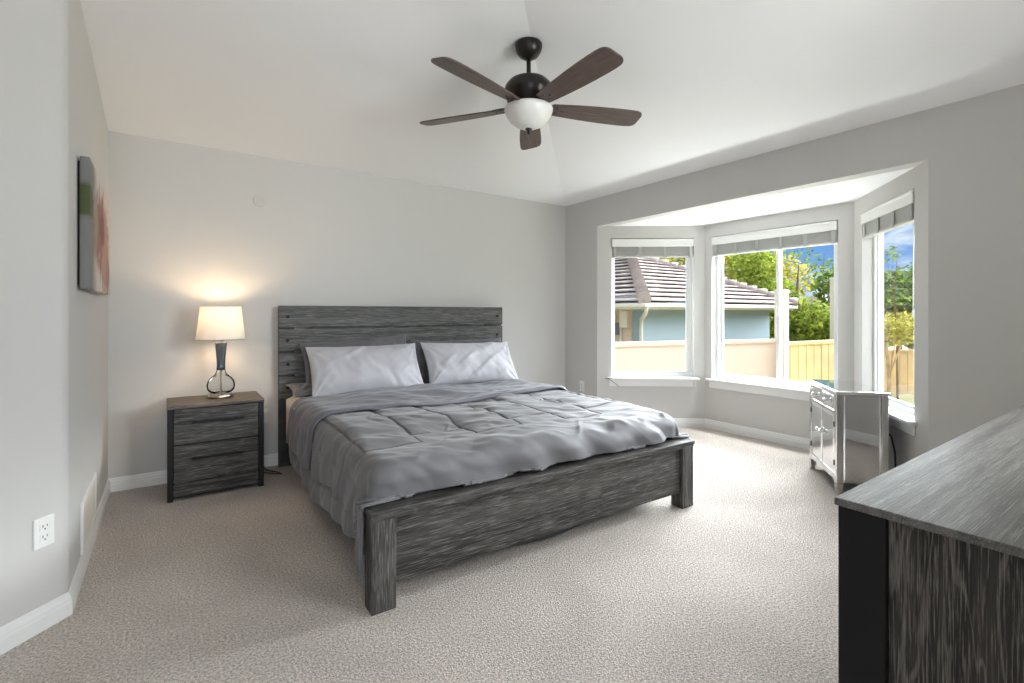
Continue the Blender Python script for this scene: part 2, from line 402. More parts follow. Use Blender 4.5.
# ================================================================== BLINDS
M_SLAT = mat('blind_slat', (.52, .52, .50), .5)
M_VAL = mat('blind_valance', (.80, .80, .78), .4)
M_TAPE = mat('blind_tape', (.40, .40, .39), .9)
M_CORD = mat('blind_cord', (.75, .75, .73), .8)
def blind(M, s0, s1, label, cords):
    o = thing('window_blind', label, 'blind', M @ Vector(((s0 + s1) / 2, 0, 1.805)), 0, 'raised white blinds in the bay windows')
    inv = Matrix.Translation(-o.location)
    def part(name, bm, m, parent=o):
        bm.transform(inv @ M if parent is o or True else M)
        return obj(name, bm, m, parent)
    a, b = s0 + .006, s1 - .006
    bm = bmesh.new()
    add_box(bm, a, b, -.012, .004, 1.915, 1.998, .005, 3); add_box(bm, a, b, -.016, .0, 1.975, 1.990, .004)
    add_box(bm, a, a + .012, .004, .05, 1.915, 1.998); add_box(bm, b - .012, b, .004, .05, 1.915, 1.998)
    part('valance', bm, M_VAL)
    bm = bmesh.new(); add_box(bm, a + .016, b - .016, .010, .058, 1.95, 1.995); part('headrail', bm, M_VAL)
    bm = bmesh.new()
    rnd = random.Random(5)
    for i in range(17):
        z = 1.825 + i * .0062
        add_box(bm, a + .004 + rnd.uniform(0, .002), b - .004, .004 + rnd.uniform(-.002, .002), .052, z, z + .0042, .0012, 1)
    part('slat_stack', bm, M_SLAT)
    bm = bmesh.new(); add_box(bm, a + .004, b - .004, .002, .054, 1.803, 1.823, .008, 3); part('bottom_rail', bm, M_SLAT)
    n = 4 if (s1 - s0) < 1 else 6
    for i in range(n):
        x = a + .035 + (b - a - .07) * i / (n - 1)
        bm = bmesh.new(); add_box(bm, x - .017, x + .017, -.0022, .0002, 1.803, 1.925, .0008, 1); part('ladder_tape', bm, M_TAPE)
    for pts, r in cords:
        bm = bmesh.new(); add_tube(bm, pts, r, 6); c = part('lift_cord', bm, M_CORD)
        bm = bmesh.new(); x, y, z = pts[-1]; add_lathe(bm, [(.002, z + .012), (.006, z + .004), (.0085, z - .03), (.006, z - .036)], 12, x, y); part('cord_tassel', bm, M_CORD, c)
blind(M1, .150, 1.020, 'raised white blind over the tile roof view, left angled bay window', [
    ([(.985, -.02, 1.93), (1.0, -.025, 1.3), (1.01, -.028, .70), (1.012, -.03, .48)], .003),
    ([(.975, -.02, 1.93), (.98, -.024, 1.2), (.985, -.022, .58)], .003)])
blind(M2, .080, 1.262, 'widest raised white blind, above the two-pane middle bay window', [([(.10, -.02, 1.92), (.103, -.022, 1.5), (.105, -.02, 1.12)], .003)])
blind(M3, .162, .985, 'raised white blind over the right angled bay window behind mirrored cabinet', [([(.90, .035, 1.82), (.90, .03, 1.5), (.90, .03, 1.22)], .003)])

# loose blind wand lying across the end of the sill
bm = bmesh.new(); p = M1 @ Vector((.105, -.062, .520)); q = M1 @ Vector((.22, -.062, .44)); add_tube(bm, [p, p.lerp(q, .5) + Vector((0, 0, .004)), q], .005, 8)
add_tube(bm, [M1 @ Vector((.08, -.062, .522)), M1 @ Vector((.15, -.062, .528))], .006, 8)
tag(obj('blind_wand', bm, mat('wand_grey', (.33, .33, .33), .5)), 'short grey blind wand hooked over the left end of the left window sill', 'wand')

# ================================================================== WALL FITTINGS
def outlet(loc, rotz, label):
    """duplex outlet facing local -y"""
    o = thing('wall_outlet', label, 'outlet', loc, rotz, 'white wall outlets')
    bm = bmesh.new(); add_box(bm, -.036, .036, -.006, -.0005, -.058, .058, .003, 3); obj('cover_plate', bm, M_PLATE, o)
    for z in (.020, -.020):
        bm = bmesh.new(); add_box(bm, -.017, .017, -.0085, -.0055, z - .014, z + .014, .0025, 3); f = obj('receptacle', bm, M_PLATE, o)
        bm = bmesh.new()
        add_box(bm, -.0085, -.0060, -.0092, -.0083, z - .001, z + .009); add_box(bm, .0060, .0085, -.0092, -.0083, z, z + .008); add_box(bm, -.0025, .0025, -.0092, -.0083, z - .010, z - .005)
        obj('slot', bm, M_HOLE, f, label='black plug slots')
    return o
# on the diagonal wall: wall line y = x + 2.96
outlet((-.388, 2.572, .372), R(135) - R(90) + R(0), 'white duplex outlet on the left angled wall near the camera')
outlet((.615, YB, .40), 0, 'white outlet low on the back wall between nightstand and bed')
outlet((XW, 4.00, .40), R(-90), 'small white outlet low on the window wall behind the bed')

# return air grille beside the left corner
o = thing('air_grille', 'beige return air grille low on the left wall above the baseboard', 'vent', (-.325, 3.225, .105))
M_GR = mat('grille_paint', (.70, .65, .58), .5)
bm = bmesh.new(); w, h = .26, .240
for a in ((.001, .012, -w, w, 0, .022), (.001, .012, -w, w, h - .022, h), (.001, .012, -w, -w + .022, .022, h - .022), (.001, .012, w - .022, w, .022, h - .022)): add_box(bm, *a, .002)
obj('frame', bm, M_TRIM, o)
bm = bmesh.new()
for i in range(15):
    z = .026 + i * .0130
    v = [bm.verts.new(q) for q in ((.002, -w + .02, z + .010), (.010, -w + .02, z), (.010, w - .02, z), (.002, w - .02, z + .010))]
    bm.faces.new(v)
add_box(bm, .0005, .0015, -w + .02, w - .02, .02, h - .02)
obj('louvre_panel', bm, M_GR, o)

# painted-over round cover plate on the back wall
bm = bmesh.new(); add_lathe(bm, [(.0, 0), (.045, 0), (.045, .003), (.040, .006), (.0, .006)][1:4], 32)
bm.transform(Matrix.Rotation(R(90), 4, 'X'))
tag(obj('cover_disc', bm, mat('disc_paint', (.565, .553, .535), .7), loc=(.59, YB, 2.085)), 'small round painted cover plate high on the back wall', 'cover plate')

# ================================================================== PAINTING
m = bpy.data.materials.new('painted_canvas'); m.use_nodes = True
t = m.node_tree; b = t.nodes['Principled BSDF']; L = t.links.new; b.inputs['Roughness'].default_value = .6
c = t.nodes.new('ShaderNodeTexCoord'); mp = t.nodes.new('ShaderNodeMapping'); L(c.outputs['Object'], mp.inputs[0])
sep = t.nodes.new('ShaderNodeSeparateXYZ'); L(c.outputs['Object'], sep.inputs[0])
nzz = t.nodes.new('ShaderNodeTexNoise'); nzz.inputs['Scale'].default_value = 7; nzz.inputs['Detail'].default_value = 5; nzz.inputs['Distortion'].default_value = 1.2; L(c.outputs['Object'], nzz.inputs['Vector'])
def M_(op, a, b_=None):
    n = t.nodes.new('ShaderNodeMath'); n.operation = op
    for i, q in enumerate((a, b_)):
        if q is None: continue
        if isinstance(q, (int, float)): n.inputs[i].default_value = q
        else: L(q, n.inputs[i])
    return n.outputs[0]
def blob(cy, cz_, ry, rz, amp=.9, soft=.22):
    dy = M_('DIVIDE', M_('SUBTRACT', sep.outputs['Y'], cy), ry); dz = M_('DIVIDE', M_('SUBTRACT', sep.outputs['Z'], cz_), rz)
    d = M_('ADD', M_('SQRT', M_('ADD', M_('MULTIPLY', dy, dy), M_('MULTIPLY', dz, dz))), M_('MULTIPLY', M_('SUBTRACT', nzz.outputs['Fac'], .5), amp * 2))
    mr = t.nodes.new('ShaderNodeMapRange'); mr.inputs[1].default_value = 1 + soft; mr.inputs[2].default_value = 1 - soft; L(d, mr.inputs[0]); return mr.outputs[0]
def over(base, col, fac):
    x = t.nodes.new('ShaderNodeMix'); x.data_type = 'RGBA'; L(fac, x.inputs[0])
    if isinstance(base, tuple): x.inputs[6].default_value = (*base, 1)
    else: L(base, x.inputs[6])
    x.inputs[7].default_value = (*col, 1); return x.outputs[2]
o_ = over((.60, .54, .50), (.17, .165, .16), blob(.02, .30, .20, .60, .4, .4))
o_ = over(o_, (.05, .065, .012), blob(.0, .40, .13, .08))
o_ = over(o_, (.30, .10, .085), blob(.46, .30, .30, .20, .7))
o_ = over(o_, (.40, .22, .185), blob(.66, .20, .18, .24, .8))
o_ = over(o_, (.17, .05, .05), blob(.50, .33, .12, .09, .6))
o_ = over(o_, (.27, .25, .15), blob(.24, .33, .06, .13, .6))
o_ = over(o_, (.30, .15, .13), blob(.80, .10, .10, .10, .8))
L(o_, b.inputs['Base Color'])
bm = bmesh.new(); add_box(bm, .008, .043, 0, .94, 0, .587, .004)
bm2 = bmesh.new(); add_box(bm2, .0, .008, .02, .92, .02, .567)
o = thing('canvas_painting', 'wrapped canvas painting of a red flower on the left wall', 'painting', (-.324, 2.87, 1.318))
obj('canvas', bm, m, o); obj('stretcher_bars', bm2, mat('stretcher_shaded', (.03, .025, .02), .8), o, label='back frame coloured dark for the shadow gap behind the canvas')  # stretcher colour stands in for the shadow between canvas and wall

# ================================================================== BED
bed = thing('bed', 'grey weathered wood platform bed with plank headboard and low footboard', 'bed', (1.685, 1.895, 0), R(-1.5))
HF = 2.25
for sx_ in (-1, 1):
    x0, x1 = (-1.02, -.915) if sx_ < 0 else (.915, 1.02)
    bx('foot_post', M_WZ, bed, x0, x1, 0, .088, 0, .385, bev=.004)
bx('footboard_panel', M_WX, bed, -.915, .915, .022, .062, .095, .372, bev=.003)
bm = bmesh.new(); add_box(bm, -1.026, 1.026, -.008, .098, .388, .412, .004); add_box(bm, -1.020, 1.020, -.003, .088, .372, .388, .003)
obj('footboard_cap', bm, M_WX, bed)
for i in range(4):
    zt = 1.268 - i * .186
    bx('headboard_plank', M_WHEAD, bed, -1.032, 1.032, HF, HF + .022, zt - .172, zt, bev=.003)
planks = [c for c in bed.children if c.name.startswith('headboard_plank')]
for i, pk in enumerate(sorted(planks, key=lambda q: q.name)):
    zt = 1.268 - i * .186 - .088
    for sx_ in (-1, 1):
        bm = bmesh.new(); add_lathe(bm, [(.0125, 0), (.0125, .006), (.010, .009), (.004, .010)], 16); bm.transform(Matrix.Translation((sx_ * .968, HF, zt)) @ Matrix.Rotation(R(90), 4, 'X'))
        obj('bolt_head', bm, M_BLACK, pk, label='black round bolt head')
bx('headboard_backing', M_WX, bed, -.79, .705, HF + .0225, HF + .034, .52, 1.262, bev=.002)
for sx_ in (-1, 1):
    x0, x1 = (-1.03, -.915) if sx_ < 0 else (.845, 1.03)
    bx('headboard_post', mat('post_shaded', (.028, .027, .026), .6, var=.4, vscale=8) if sx_ < 0 else M_WZ, bed, x0, x1, HF + .0225, HF + .052, 0, 1.262, bev=.003)  # left post coloured darker for the shade it is seen in
for sx_ in (-1, 1):
    x0, x1 = (-.962, -.937) if sx_ < 0 else (.962, .987)
    bx('side_rail', M_WY, bed, x0, x1, .088, HF, .11, .34, bev=.003)
bx('center_beam', M_WY, bed, -.03, .03, .10, HF, .16, .22)
bm = bmesh.new()
for i in range(12):
    y = .16 + i * .18; add_box(bm, -.936, .961, y, y + .07, .222, .240)
obj('slat_base', bm, M_WX, bed)
for x in (-.5, 0, .5): bx('support_leg', M_BLACK, bed, x - .02, x + .02, 1.10, 1.14, 0, .222)
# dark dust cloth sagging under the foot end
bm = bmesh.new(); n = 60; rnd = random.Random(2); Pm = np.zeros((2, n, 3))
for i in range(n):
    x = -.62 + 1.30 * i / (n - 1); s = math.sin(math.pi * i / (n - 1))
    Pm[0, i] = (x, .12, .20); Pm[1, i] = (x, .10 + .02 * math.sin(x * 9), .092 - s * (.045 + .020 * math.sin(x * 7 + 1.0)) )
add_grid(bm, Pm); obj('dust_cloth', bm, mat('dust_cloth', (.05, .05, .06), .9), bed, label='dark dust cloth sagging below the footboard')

bedM = Matrix.Translation(bed.location) @ Matrix.Rotation(R(-1.5), 4, 'Z')
BR = (0, 0, R(-1.5))
def bedloc(x, y, z): return bedM @ Vector((x, y, z))
# mattress
bm = bmesh.new(); add_box(bm, -.930, .950, .17, 2.235, .241, .545, .06, 4)
for f in bm.faces: f.smooth = True
mt_ = obj('mattress', bm, mat('mattress_fabric', (.55, .55, .56), .9), loc=bed.location[:], rot=BR)
tag(mt_, 'thick mattress under the grey bedding on the bed frame', 'mattress')
# white sheet at the head end, one corner hanging out on the left
bm = bmesh.new(); nx, ny = 60, 16; Pm = np.zeros((ny, nx, 3))
for j in range(ny):
    y = 1.60 + .62 * j / (ny - 1)
    v = j / (ny - 1)
    drop_l = .30 + .17 * max(0, 1 - abs(v - .22) / .24)
    for i in range(nx):
        u = i / (nx - 1); Lx = .955; tot = drop_l + 2 * Lx + .12
        s = u * tot
        if s < drop_l: x, z = -Lx - .040 - .010 * math.sin(y * 22), .560 - (drop_l - s)
        elif s < drop_l + 2 * Lx: x, z = -Lx + (s - drop_l), .556 + .004 * math.sin(x * 14 + y * 9)
        else: x, z = Lx + .01, .560 - (s - drop_l - 2 * Lx)
        Pm[j, i] = (x, y, z)
add_grid(bm, Pm); sh = obj('bed_sheet', bm, mat('sheet_white', (.52, .51, .51), .85), loc=bed.location[:], rot=BR)
tag(sh, 'pale bed sheet with a corner hanging out at the head-end left side', 'sheet')

# comforter: cloth draped over a rounded bed edge, quilted and wrinkled
def normals(P):
    a = np.gradient(P, axis=1); b = np.gradient(P, axis=0); n = np.cross(a, b); return n / (np.linalg.norm(n, axis=2, keepdims=True) + 1e-9)
def vnoise(x, y, seed):
    rng = np.random.default_rng(seed); g = rng.normal(size=(64, 64)); xi = np.floor(x).astype(int); yi = np.floor(y).astype(int)
    fx = x - xi; fy = y - yi; fx = fx * fx * (3 - 2 * fx); fy = fy * fy * (3 - 2 * fy)
    G = lambda a, b_: g[a % 64, b_ % 64]
    return (G(xi, yi) * (1 - fx) + G(xi + 1, yi) * fx) * (1 - fy) + (G(xi, yi + 1) * (1 - fx) + G(xi + 1, yi + 1) * fx) * fy
CA, CYF, CR, CT = .985, .045, .105, .590       # outer half width, outer foot line, edge radius, top height
CX0, CX1, CY0, CY1 = -1.35, 1.38, -.078, 1.85
nx, ny = 520, 370
U = np.linspace(CX0, CX1, nx)[None, :].repeat(ny, 0); V = np.linspace(CY0, CY1, ny)[:, None].repeat(nx, 1)
def drape(U, V, lift=0.0):
    ax, ay = CA - CR, CYF + CR
    hx = U - .012 + .015 * np.sin(V * 4.2) * np.clip(np.abs(U) - .9, 0, 1) * 2
    ou = np.maximum(np.abs(hx) - ax, 0); ov = np.maximum(ay - V, 0)
    ov = ov * (1 - .03 * np.sin(U * 2.2 + .3))
    d = np.sqrt(ou ** 2 + ov ** 2) + 1e-9
    reach = np.minimum(.47 / np.maximum(ou / d, 1e-3), .235 / np.maximum(ov / d, 1e-3))
    k_ = np.where((ou > 0) & (ov > 0), np.minimum(1, .52 / reach), 1); d = d * k_
    ca, sa = ou * k_ / d, ov * k_ / d
    r = CR + lift
    theta = np.minimum(d / CR, math.pi / 2); rest = np.maximum(d - CR * math.pi / 2, 0)
    h = r * np.sin(theta); z = CT + lift - r * (1 - np.cos(theta)) - rest
    flare = rest * (.05 + .16 * np.clip(ca * sa * 2, 0, 1) ** 2)
    h = h + flare * ca
    x = np.sign(hx) * (np.minimum(np.abs(hx), ax) + h * ca); y = np.where(ov > 0, ay - h * sa, V)
    return np.stack([x, y, z], -1), ou, ov
def sstep(a, b_, x):
    q = np.clip((x - a) / (b_ - a), 0, 1); return q * q * (3 - 2 * q)
CP, OU, OV = drape(U, V)
side = sstep(.05, .40, OU); foot = sstep(.02, .19, OV)
fn = np.sin(V * 15 + 1.2 * np.sin(V * 4.0 + 1)) * .55 + np.sin(V * 27 + 2.1 + U * 3) * .25 + vnoise(V * 5, U * 2 + 9, 31) * .5
CP[..., 0] += np.sign(U) * side * (.008 + .022 * np.abs(fn)) * np.where(U < 0, 1, .8)
CP[..., 2] += side * (.020 * np.sin(V * 3.1 + .5) + .008 * np.sin(V * 11))
ff = np.sin(U * 19 + V * 16 + 1.5 * np.sin(U * 3)) * .5 + vnoise(U * 6 + V * 5, V * 3 + 2, 33) * .6
CP[..., 1] -= foot * np.clip(ff, -.5, 1) * .030 * (1 - side)
CP[..., 2] += (foot * (1 - side)) * .010 * np.sin(U * 8 + 1)
# slumped top: lower near the middle, loftier along the edges
CP[..., 2] += (.014 * vnoise(U * 2.2 + 5, V * 2.4 + 3, 12) - .012) * (1 - sstep(0, .12, OU)) * (1 - sstep(0, .12, OV))
# what hangs beside the frame stays outside it; what lies on the cap stays above it
low = (CP[..., 2] < .43) & (np.abs(CP[..., 0]) > .86)
CP[..., 0] = np.where(low, np.sign(CP[..., 0]) * np.maximum(np.abs(CP[..., 0]), np.where(CP[..., 1] < .13, 1.045, 1.0) ), CP[..., 0])
CP[..., 2] = np.where((~low) & (np.abs(CP[..., 0]) < 1.03) & (CP[..., 1] < .11), np.maximum(CP[..., 2], .430), CP[..., 2])
N = normals(CP)
ch = .305                                   # channel spacing across the bed
col = np.floor((U + 3 * ch + .02) / ch).astype(int)
uc = (U + 3 * ch + .02) / ch - col          # 0..1 in a channel
vend = .36 + .16 * (col % 2)                # channels end staggered short of the foot
inside = V > vend
dseam = np.minimum(uc, 1 - uc) * ch
d_end = np.abs(V - vend)
d_mid = np.abs(V - (vend + .62))
vs_ = np.where(inside, dseam, 9)
groove = np.exp(-(vs_ / .0055) ** 2)
groove = np.maximum(groove, np.exp(-(d_end / .0055) ** 2) * (np.abs(uc - .5) < .5) * .8)
puff = np.clip(1 - np.exp(-(dseam / .035) ** 2), 0, 1) * np.clip((V - vend) / .10, 0, 1)
wr = vnoise(U * 5 + V * 3.5 + 11, V * 9 - U * 2 + 40, 4) * .006 + vnoise(U * 14 + 3, V * 22 + U * 9 + 7, 8) * .0024
wr2 = np.clip(.30 - np.abs(vnoise(U * 4 + V * 3 + 20, V * 3.2 - U * 4.5 + 30, 15)), 0, .3) * .030 * np.clip(vnoise(U * 2.4 + 8, V * 2.4 + 4, 16) + .2, 0, 1)
top = np.clip((CP[..., 2] - .54) / .04, 0, 1)
disp = .008 * puff - .014 * groove + wr + wr2 * top
disp = disp * (.25 + .75 * np.clip((V - CY0) / .07, 0, 1))
CPd = CP + N * disp[..., None]
CPd[..., 2] = np.maximum(CPd[..., 2], .012)
M_COMF = mat('comforter_cotton', (.138, .135, .143), .62, sheen=.2, bump=.12, bscale=700, bdist=.002)
bm = bmesh.new(); add_grid(bm, CPd[:, :])
cf = obj('comforter', bm, M_COMF, loc=bed.location[:], rot=BR)
md = cf.modifiers.new('thickness', 'SOLIDIFY'); md.thickness = .012; md.offset = -1
tag(cf, 'rumpled grey quilted comforter draped over the bed and footboard', 'comforter')
# the turned-down head end shows its plainer underside
BU = np.linspace(-1.24, 1.34, 260)[None, :].repeat(70, 0); BV = np.linspace(1.165, 1.86, 70)[:, None].repeat(260, 1)
t_ = (BV - 1.165) / .695
BV2 = BV + (.020 * np.sin(BU * 3.1 + .6) + .010 * np.sin(BU * 8)) * (1 - t_)
Bd, BO, _ = drape(BU, BV2)
bs = sstep(.05, .40, BO)
fnb = np.sin(BV2 * 15 + 1.2 * np.sin(BV2 * 4.0 + 1)) * .55 + np.sin(BV2 * 27 + 2.1 + BU * 3) * .25 + vnoise(BV2 * 5, BU * 2 + 9, 31) * .5
Bd[..., 0] += np.sign(BU) * bs * (.008 + .022 * np.abs(fnb))
Bd[..., 2] += (.014 * vnoise(BU * 2.2 + 5, BV2 * 2.4 + 3, 12) - .012) * (1 - sstep(0, .12, BO))
lift = .028 + .014 * np.exp(-(t_ / .10) ** 2) - .020 * np.exp(-(t_ / .03) ** 2) + .006 * vnoise(BU * 5, BV * 9 + BU * 3, 21) + .003 * vnoise(BU * 12, BV * 26, 22)
Bd = Bd + normals(Bd) * lift[..., None]
bm = bmesh.new(); add_grid(bm, Bd)
tb = obj('turned_down_edge', bm, mat('comforter_reverse', (.118, .113, .134), .65, sheen=.2, bump=.1, bscale=700, bdist=.002), cf, label='turned-down band showing the plain violet-grey underside')
md = tb.modifiers.new('thickness', 'SOLIDIFY'); md.thickness = .010; md.offset = -1

# pillows
def pillow(label, seed, x, y, z, lean, W_, H_, T_, col_m, yaw=0, roll=0):
    n_, m_ = 54, 90
    p = np.linspace(-1, 1, m_)[None, :].repeat(n_, 0); q = np.linspace(-1, 1, n_)[:, None].repeat(m_, 1)
    p = np.sign(p) * (1 - (1 - np.abs(p)) ** 1.25); q = np.sign(q) * (1 - (1 - np.abs(q)) ** 1.25)
    prof = np.clip((1 - np.abs(p) ** 2.6) * (1 - np.abs(q) ** 2.4), 0, 1) ** .58
    X = p * W_ / 2 * (1 - .045 * (1 - q * q)); Y = q * H_ / 2 * (1 - .075 * (1 - p * p)) + H_ / 2
    crn = np.exp(-((1 - np.abs(p)) / .30) ** 2) * np.exp(-((1 - np.abs(q)) / .45) ** 2)
    theta = np.arctan2((1 - np.abs(q)) * H_, (1 - np.abs(p)) * W_)
    edge = np.minimum(1, np.minimum(1 - np.abs(p), 1 - np.abs(q)) / .08)
    def face(s, sd):
        w = vnoise(p * 4 + q * 1.2 + 20, q * 2 - p * 1.5 + 20, sd) * .007 + vnoise(p * 11 + q * 2 + 30, q * 3 + 30, sd + 1) * .0028
        w += .006 * np.sin(theta * 13 + sd) * np.exp(-((1 - np.abs(p)) / .35) ** 2)
        w += .010 * np.clip(vnoise(p * 5 - q * 3 + 30, q * 1.5 + 40, sd + 2) - .4, 0, 2)
        Z = s * (T_ / 2 * prof * (1.12 - .20 * q) + w * edge)
        return np.stack([X, Y, Z], -1)
    bm = bmesh.new(); add_grid(bm, face(1, seed)); add_grid(bm, face(-1, seed + 50)[:, ::-1])
    bmesh.ops.remove_doubles(bm, verts=bm.verts, dist=.0004)
    o = obj('pillow', bm, col_m, loc=bedloc(x, y, z)[:], rot=(lean, roll, R(-1.5) + yaw))
    return tag(o, label, 'pillow', 'pillows on the bed')
M_PL = mat('pillow_light', (.45, .445, .478), .7, sheen=.3, bump=.1, bscale=700, bdist=.002)
M_PD = mat('pillow_grey', (.115, .11, .12), .7, sheen=.3, bump=.1, bscale=700, bdist=.002)
pillow('pale lilac-grey front pillow on the left side of the bed', 1, -.42, 1.86, .575, R(58), .90, .44, .18, M_PL)
pillow('pale lilac-grey front pillow on the right side of the bed', 4, .53, 1.88, .575, R(58), .92, .43, .18, M_PL, roll=R(1.5))
pillow('grey pillow leaning on the headboard behind the left pale pillow', 8, -.43, 2.10, .588, R(78), .88, .42, .11, M_PD, roll=R(-3.5))
pillow('dark grey pillow hidden behind the right pale pillow', 11, .50, 2.10, .565, R(78), .94, .41, .11, M_PD)
pillow('flat grey pillow under the left pillows, only its corner showing', 15, -.53, 1.93, .60, R(10), .92, .30, .05, M_PD)

# ================================================================== NIGHTSTAND AND LAMP
ns = thing('nightstand', 'grey wood two-drawer nightstand with black frame under the lamp', 'nightstand', (.278, 4.015, 0))
w2, d2 = .2775, .205
bx('top', wood('walnut_grey_top', (.05, .04, .034), (.17, .135, .115), (.33, .27, .235), 0), ns, -w2 - .003, w2 + .003, -d2 - .004, d2, .592, .612, bev=.003)
for sx_ in (-1, 1):
    for sy in (-1, 1):
        x = sx_ * (w2 - .016); y = sy * (d2 - .018)
        bx('leg', M_BLACK, ns, x - .016, x + .016, y - .018, y + .018, 0, .592, bev=.002)
    x = sx_ * (w2 - .014)
    bx('side_panel', M_WZ, ns, x - .009, x + .009, -d2 + .036, d2 - .036, .04, .592)
bx('back_panel', M_WX, ns, -w2 + .032, w2 - .032, d2 - .02, d2 - .008, .03, .592)
for z0, z1 in ((.362, .586), (.114, .352)):
    dw = bx('drawer', M_WX, ns, -w2 + .034, w2 - .034, -d2 + .004, d2 - .03, z0, z1, bev=.002)
    bm = bmesh.new(); zc = z1 - .088; add_box(bm, -.145, .155, -d2 - .022, -d2 - .010, zc - .007, zc + .007, .002)
    for x in (-.11, .12): add_box(bm, x - .006, x + .006, -d2 - .012, -d2 + .005, zc - .005, zc + .005)
    obj('handle', bm, M_BLACK, dw, label='black bar handle')
bx('apron', M_WX, ns, -w2 + .034, w2 - .034, -d2 + .006, -d2 + .024, .028, .108, bev=.002)
bm = bmesh.new()
for a in ((-w2 + .030, w2 - .030, -d2 + .012, -d2 + .02, .350, .364), (-w2 + .030, w2 - .030, -d2 + .012, -d2 + .02, .106, .116), (-w2 + .03, w2 - .03, -d2 + .008, -d2 + .02, .018, .030)): add_box(bm, *a)
obj('divider_rail', bm, M_BLACK, ns)

lp = thing('table_lamp', 'lit table lamp with white drum shade and glass gourd base on nightstand', 'lamp', (.313, 4.035, .6125))
bm = bmesh.new(); add_lathe(bm, [(.058, 0), (.078, .0), (.080, .004), (.080, .022), (.076, .026), (.04, .028)], 56); obj('base', bm, mat('lamp_base_nickel', (.55, .48, .40), .25, metal=1), lp, label='brushed nickel round base')
def lampglass():
    m = bpy.data.materials.new('lamp_glass'); m.use_nodes = True; t = m.node_tree; t.nodes.clear(); L = t.links.new
    tr = t.nodes.new('ShaderNodeBsdfTransparent'); tr.inputs[0].default_value = (.90, .92, .93, 1)
    gl = t.nodes.new('ShaderNodeBsdfGlossy'); gl.inputs['Roughness'].default_value = .03
    lw = t.nodes.new('ShaderNodeLayerWeight'); lw.inputs[0].default_value = .12
    mi = t.nodes.new('ShaderNodeMixShader'); L(lw.outputs['Fresnel'], mi.inputs[0]); L(tr.outputs[0], mi.inputs[1]); L(gl.outputs[0], mi.inputs[2])
    o = t.nodes.new('ShaderNodeOutputMaterial'); L(mi.outputs[0], o.inputs[0]); return m
M_LG = lampglass()
prof = [(.034, .030), (.062, .036), (.082, .056), (.088, .084), (.084, .110), (.069, .136), (.047, .157), (.033, .175), (.0275, .197)]
pr2 = []
for i in range(len(prof) - 1):
    p0, p1, p2, p3 = prof[max(i - 1, 0)], prof[i], prof[i + 1], prof[min(i + 2, len(prof) - 1)]
    for k in range(4):
        f = k / 4; pr2.append(tuple(.5 * (2 * p1[q] + (p2[q] - p0[q]) * f + (2 * p0[q] - 5 * p1[q] + 4 * p2[q] - p3[q]) * f * f + (3 * p1[q] - p0[q] - 3 * p2[q] + p3[q]) * f ** 3) for q in (0, 1)))
pr2.append(prof[-1])
bm = bmesh.new(); add_lathe(bm, pr2, 48, cap=False); obj('glass_bulb', bm, M_LG, lp, label='clear blown glass belly')
bm = bmesh.new(); add_lathe(bm, [(.029, .195), (.027, .215), (.0262, .235), (.028, .27), (.033, .33), (.038, .385), (.039, .392), (.02, .394)], 40); obj('neck', bm, mat('smoked_neck', (.10, .12, .145), .16, metal=.55), lp, label='smoky blue-grey flared neck')
bm = bmesh.new(); add_tube(bm, [(0, 0, .028), (0, 0, .20)], .006, 10); obj('stem_rod', bm, M_STEEL, lp)
bm = bmesh.new(); add_lathe(bm, [(.020, .394), (.020, .412), (.014, .42), (.014, .455)], 24); obj('socket', bm, mat('socket_brass', (.75, .66, .50), .3, metal=1), lp)
shm = bpy.data.materials.new('lamp_shade_linen'); shm.use_nodes = True; t = shm.node_tree; t.nodes.clear(); L = t.links.new
df = t.nodes.new('ShaderNodeBsdfDiffuse'); df.inputs[0].default_value = (.80, .78, .74, 1); tl = t.nodes.new('ShaderNodeBsdfTranslucent'); tl.inputs[0].default_value = (.80, .74, .64, 1)
mi = t.nodes.new('ShaderNodeMixShader'); mi.inputs[0].default_value = .10; L(df.outputs[0], mi.inputs[1]); L(tl.outputs[0], mi.inputs[2])
oo = t.nodes.new('ShaderNodeOutputMaterial'); L(mi.outputs[0], oo.inputs[0])
bm = bmesh.new(); add_lathe(bm, [(.154, .412), (.1475, .46), (.141, .51), (.134, .57), (.1265, .645)], 64, cap=False); sh_ = obj('lamp_shade', bm, shm, lp, label='white tapered drum shade')
for z, r in ((.413, .154), (.644, .1265)):
    bm = bmesh.new(); add_tube(bm, [(r * math.cos(a * math.pi / 24), r * math.sin(a * math.pi / 24), z) for a in range(49)], .0022, 6); obj('shade_ring', bm, M_STEEL, sh_)
bm = bmesh.new()
for a in (0, 2.094, 4.189): add_tube(bm, [(0, 0, .625), (.1265 * math.cos(a), .1265 * math.sin(a), .643)], .002, 6)
obj('shade_spider', bm, M_STEEL, sh_)
bm = bmesh.new(); add_lathe(bm, [(.014, .455), (.020, .47), (.030, .50), (.030, .52), (.020, .545), (.004, .553)], 24)
bu = bpy.data.materials.new('bulb_glow'); bu.use_nodes = True; bb = bu.node_tree.nodes['Principled BSDF']; bb.inputs['Emission Color'].default_value = (1, .74, .45, 1); bb.inputs['Emission Strength'].default_value = 7
obj('light_bulb', bm, bu, lp)
bd = bpy.data.lights.new('lamp_light', 'POINT'); bd.energy = 3.7; bd.color = (1.0, .72, .44); bd.shadow_soft_size = .03
bo = bpy.data.objects.new('lamp_light', bd); COL.objects.link(bo); bo.location = (.313, 4.035, .6125 + .585)

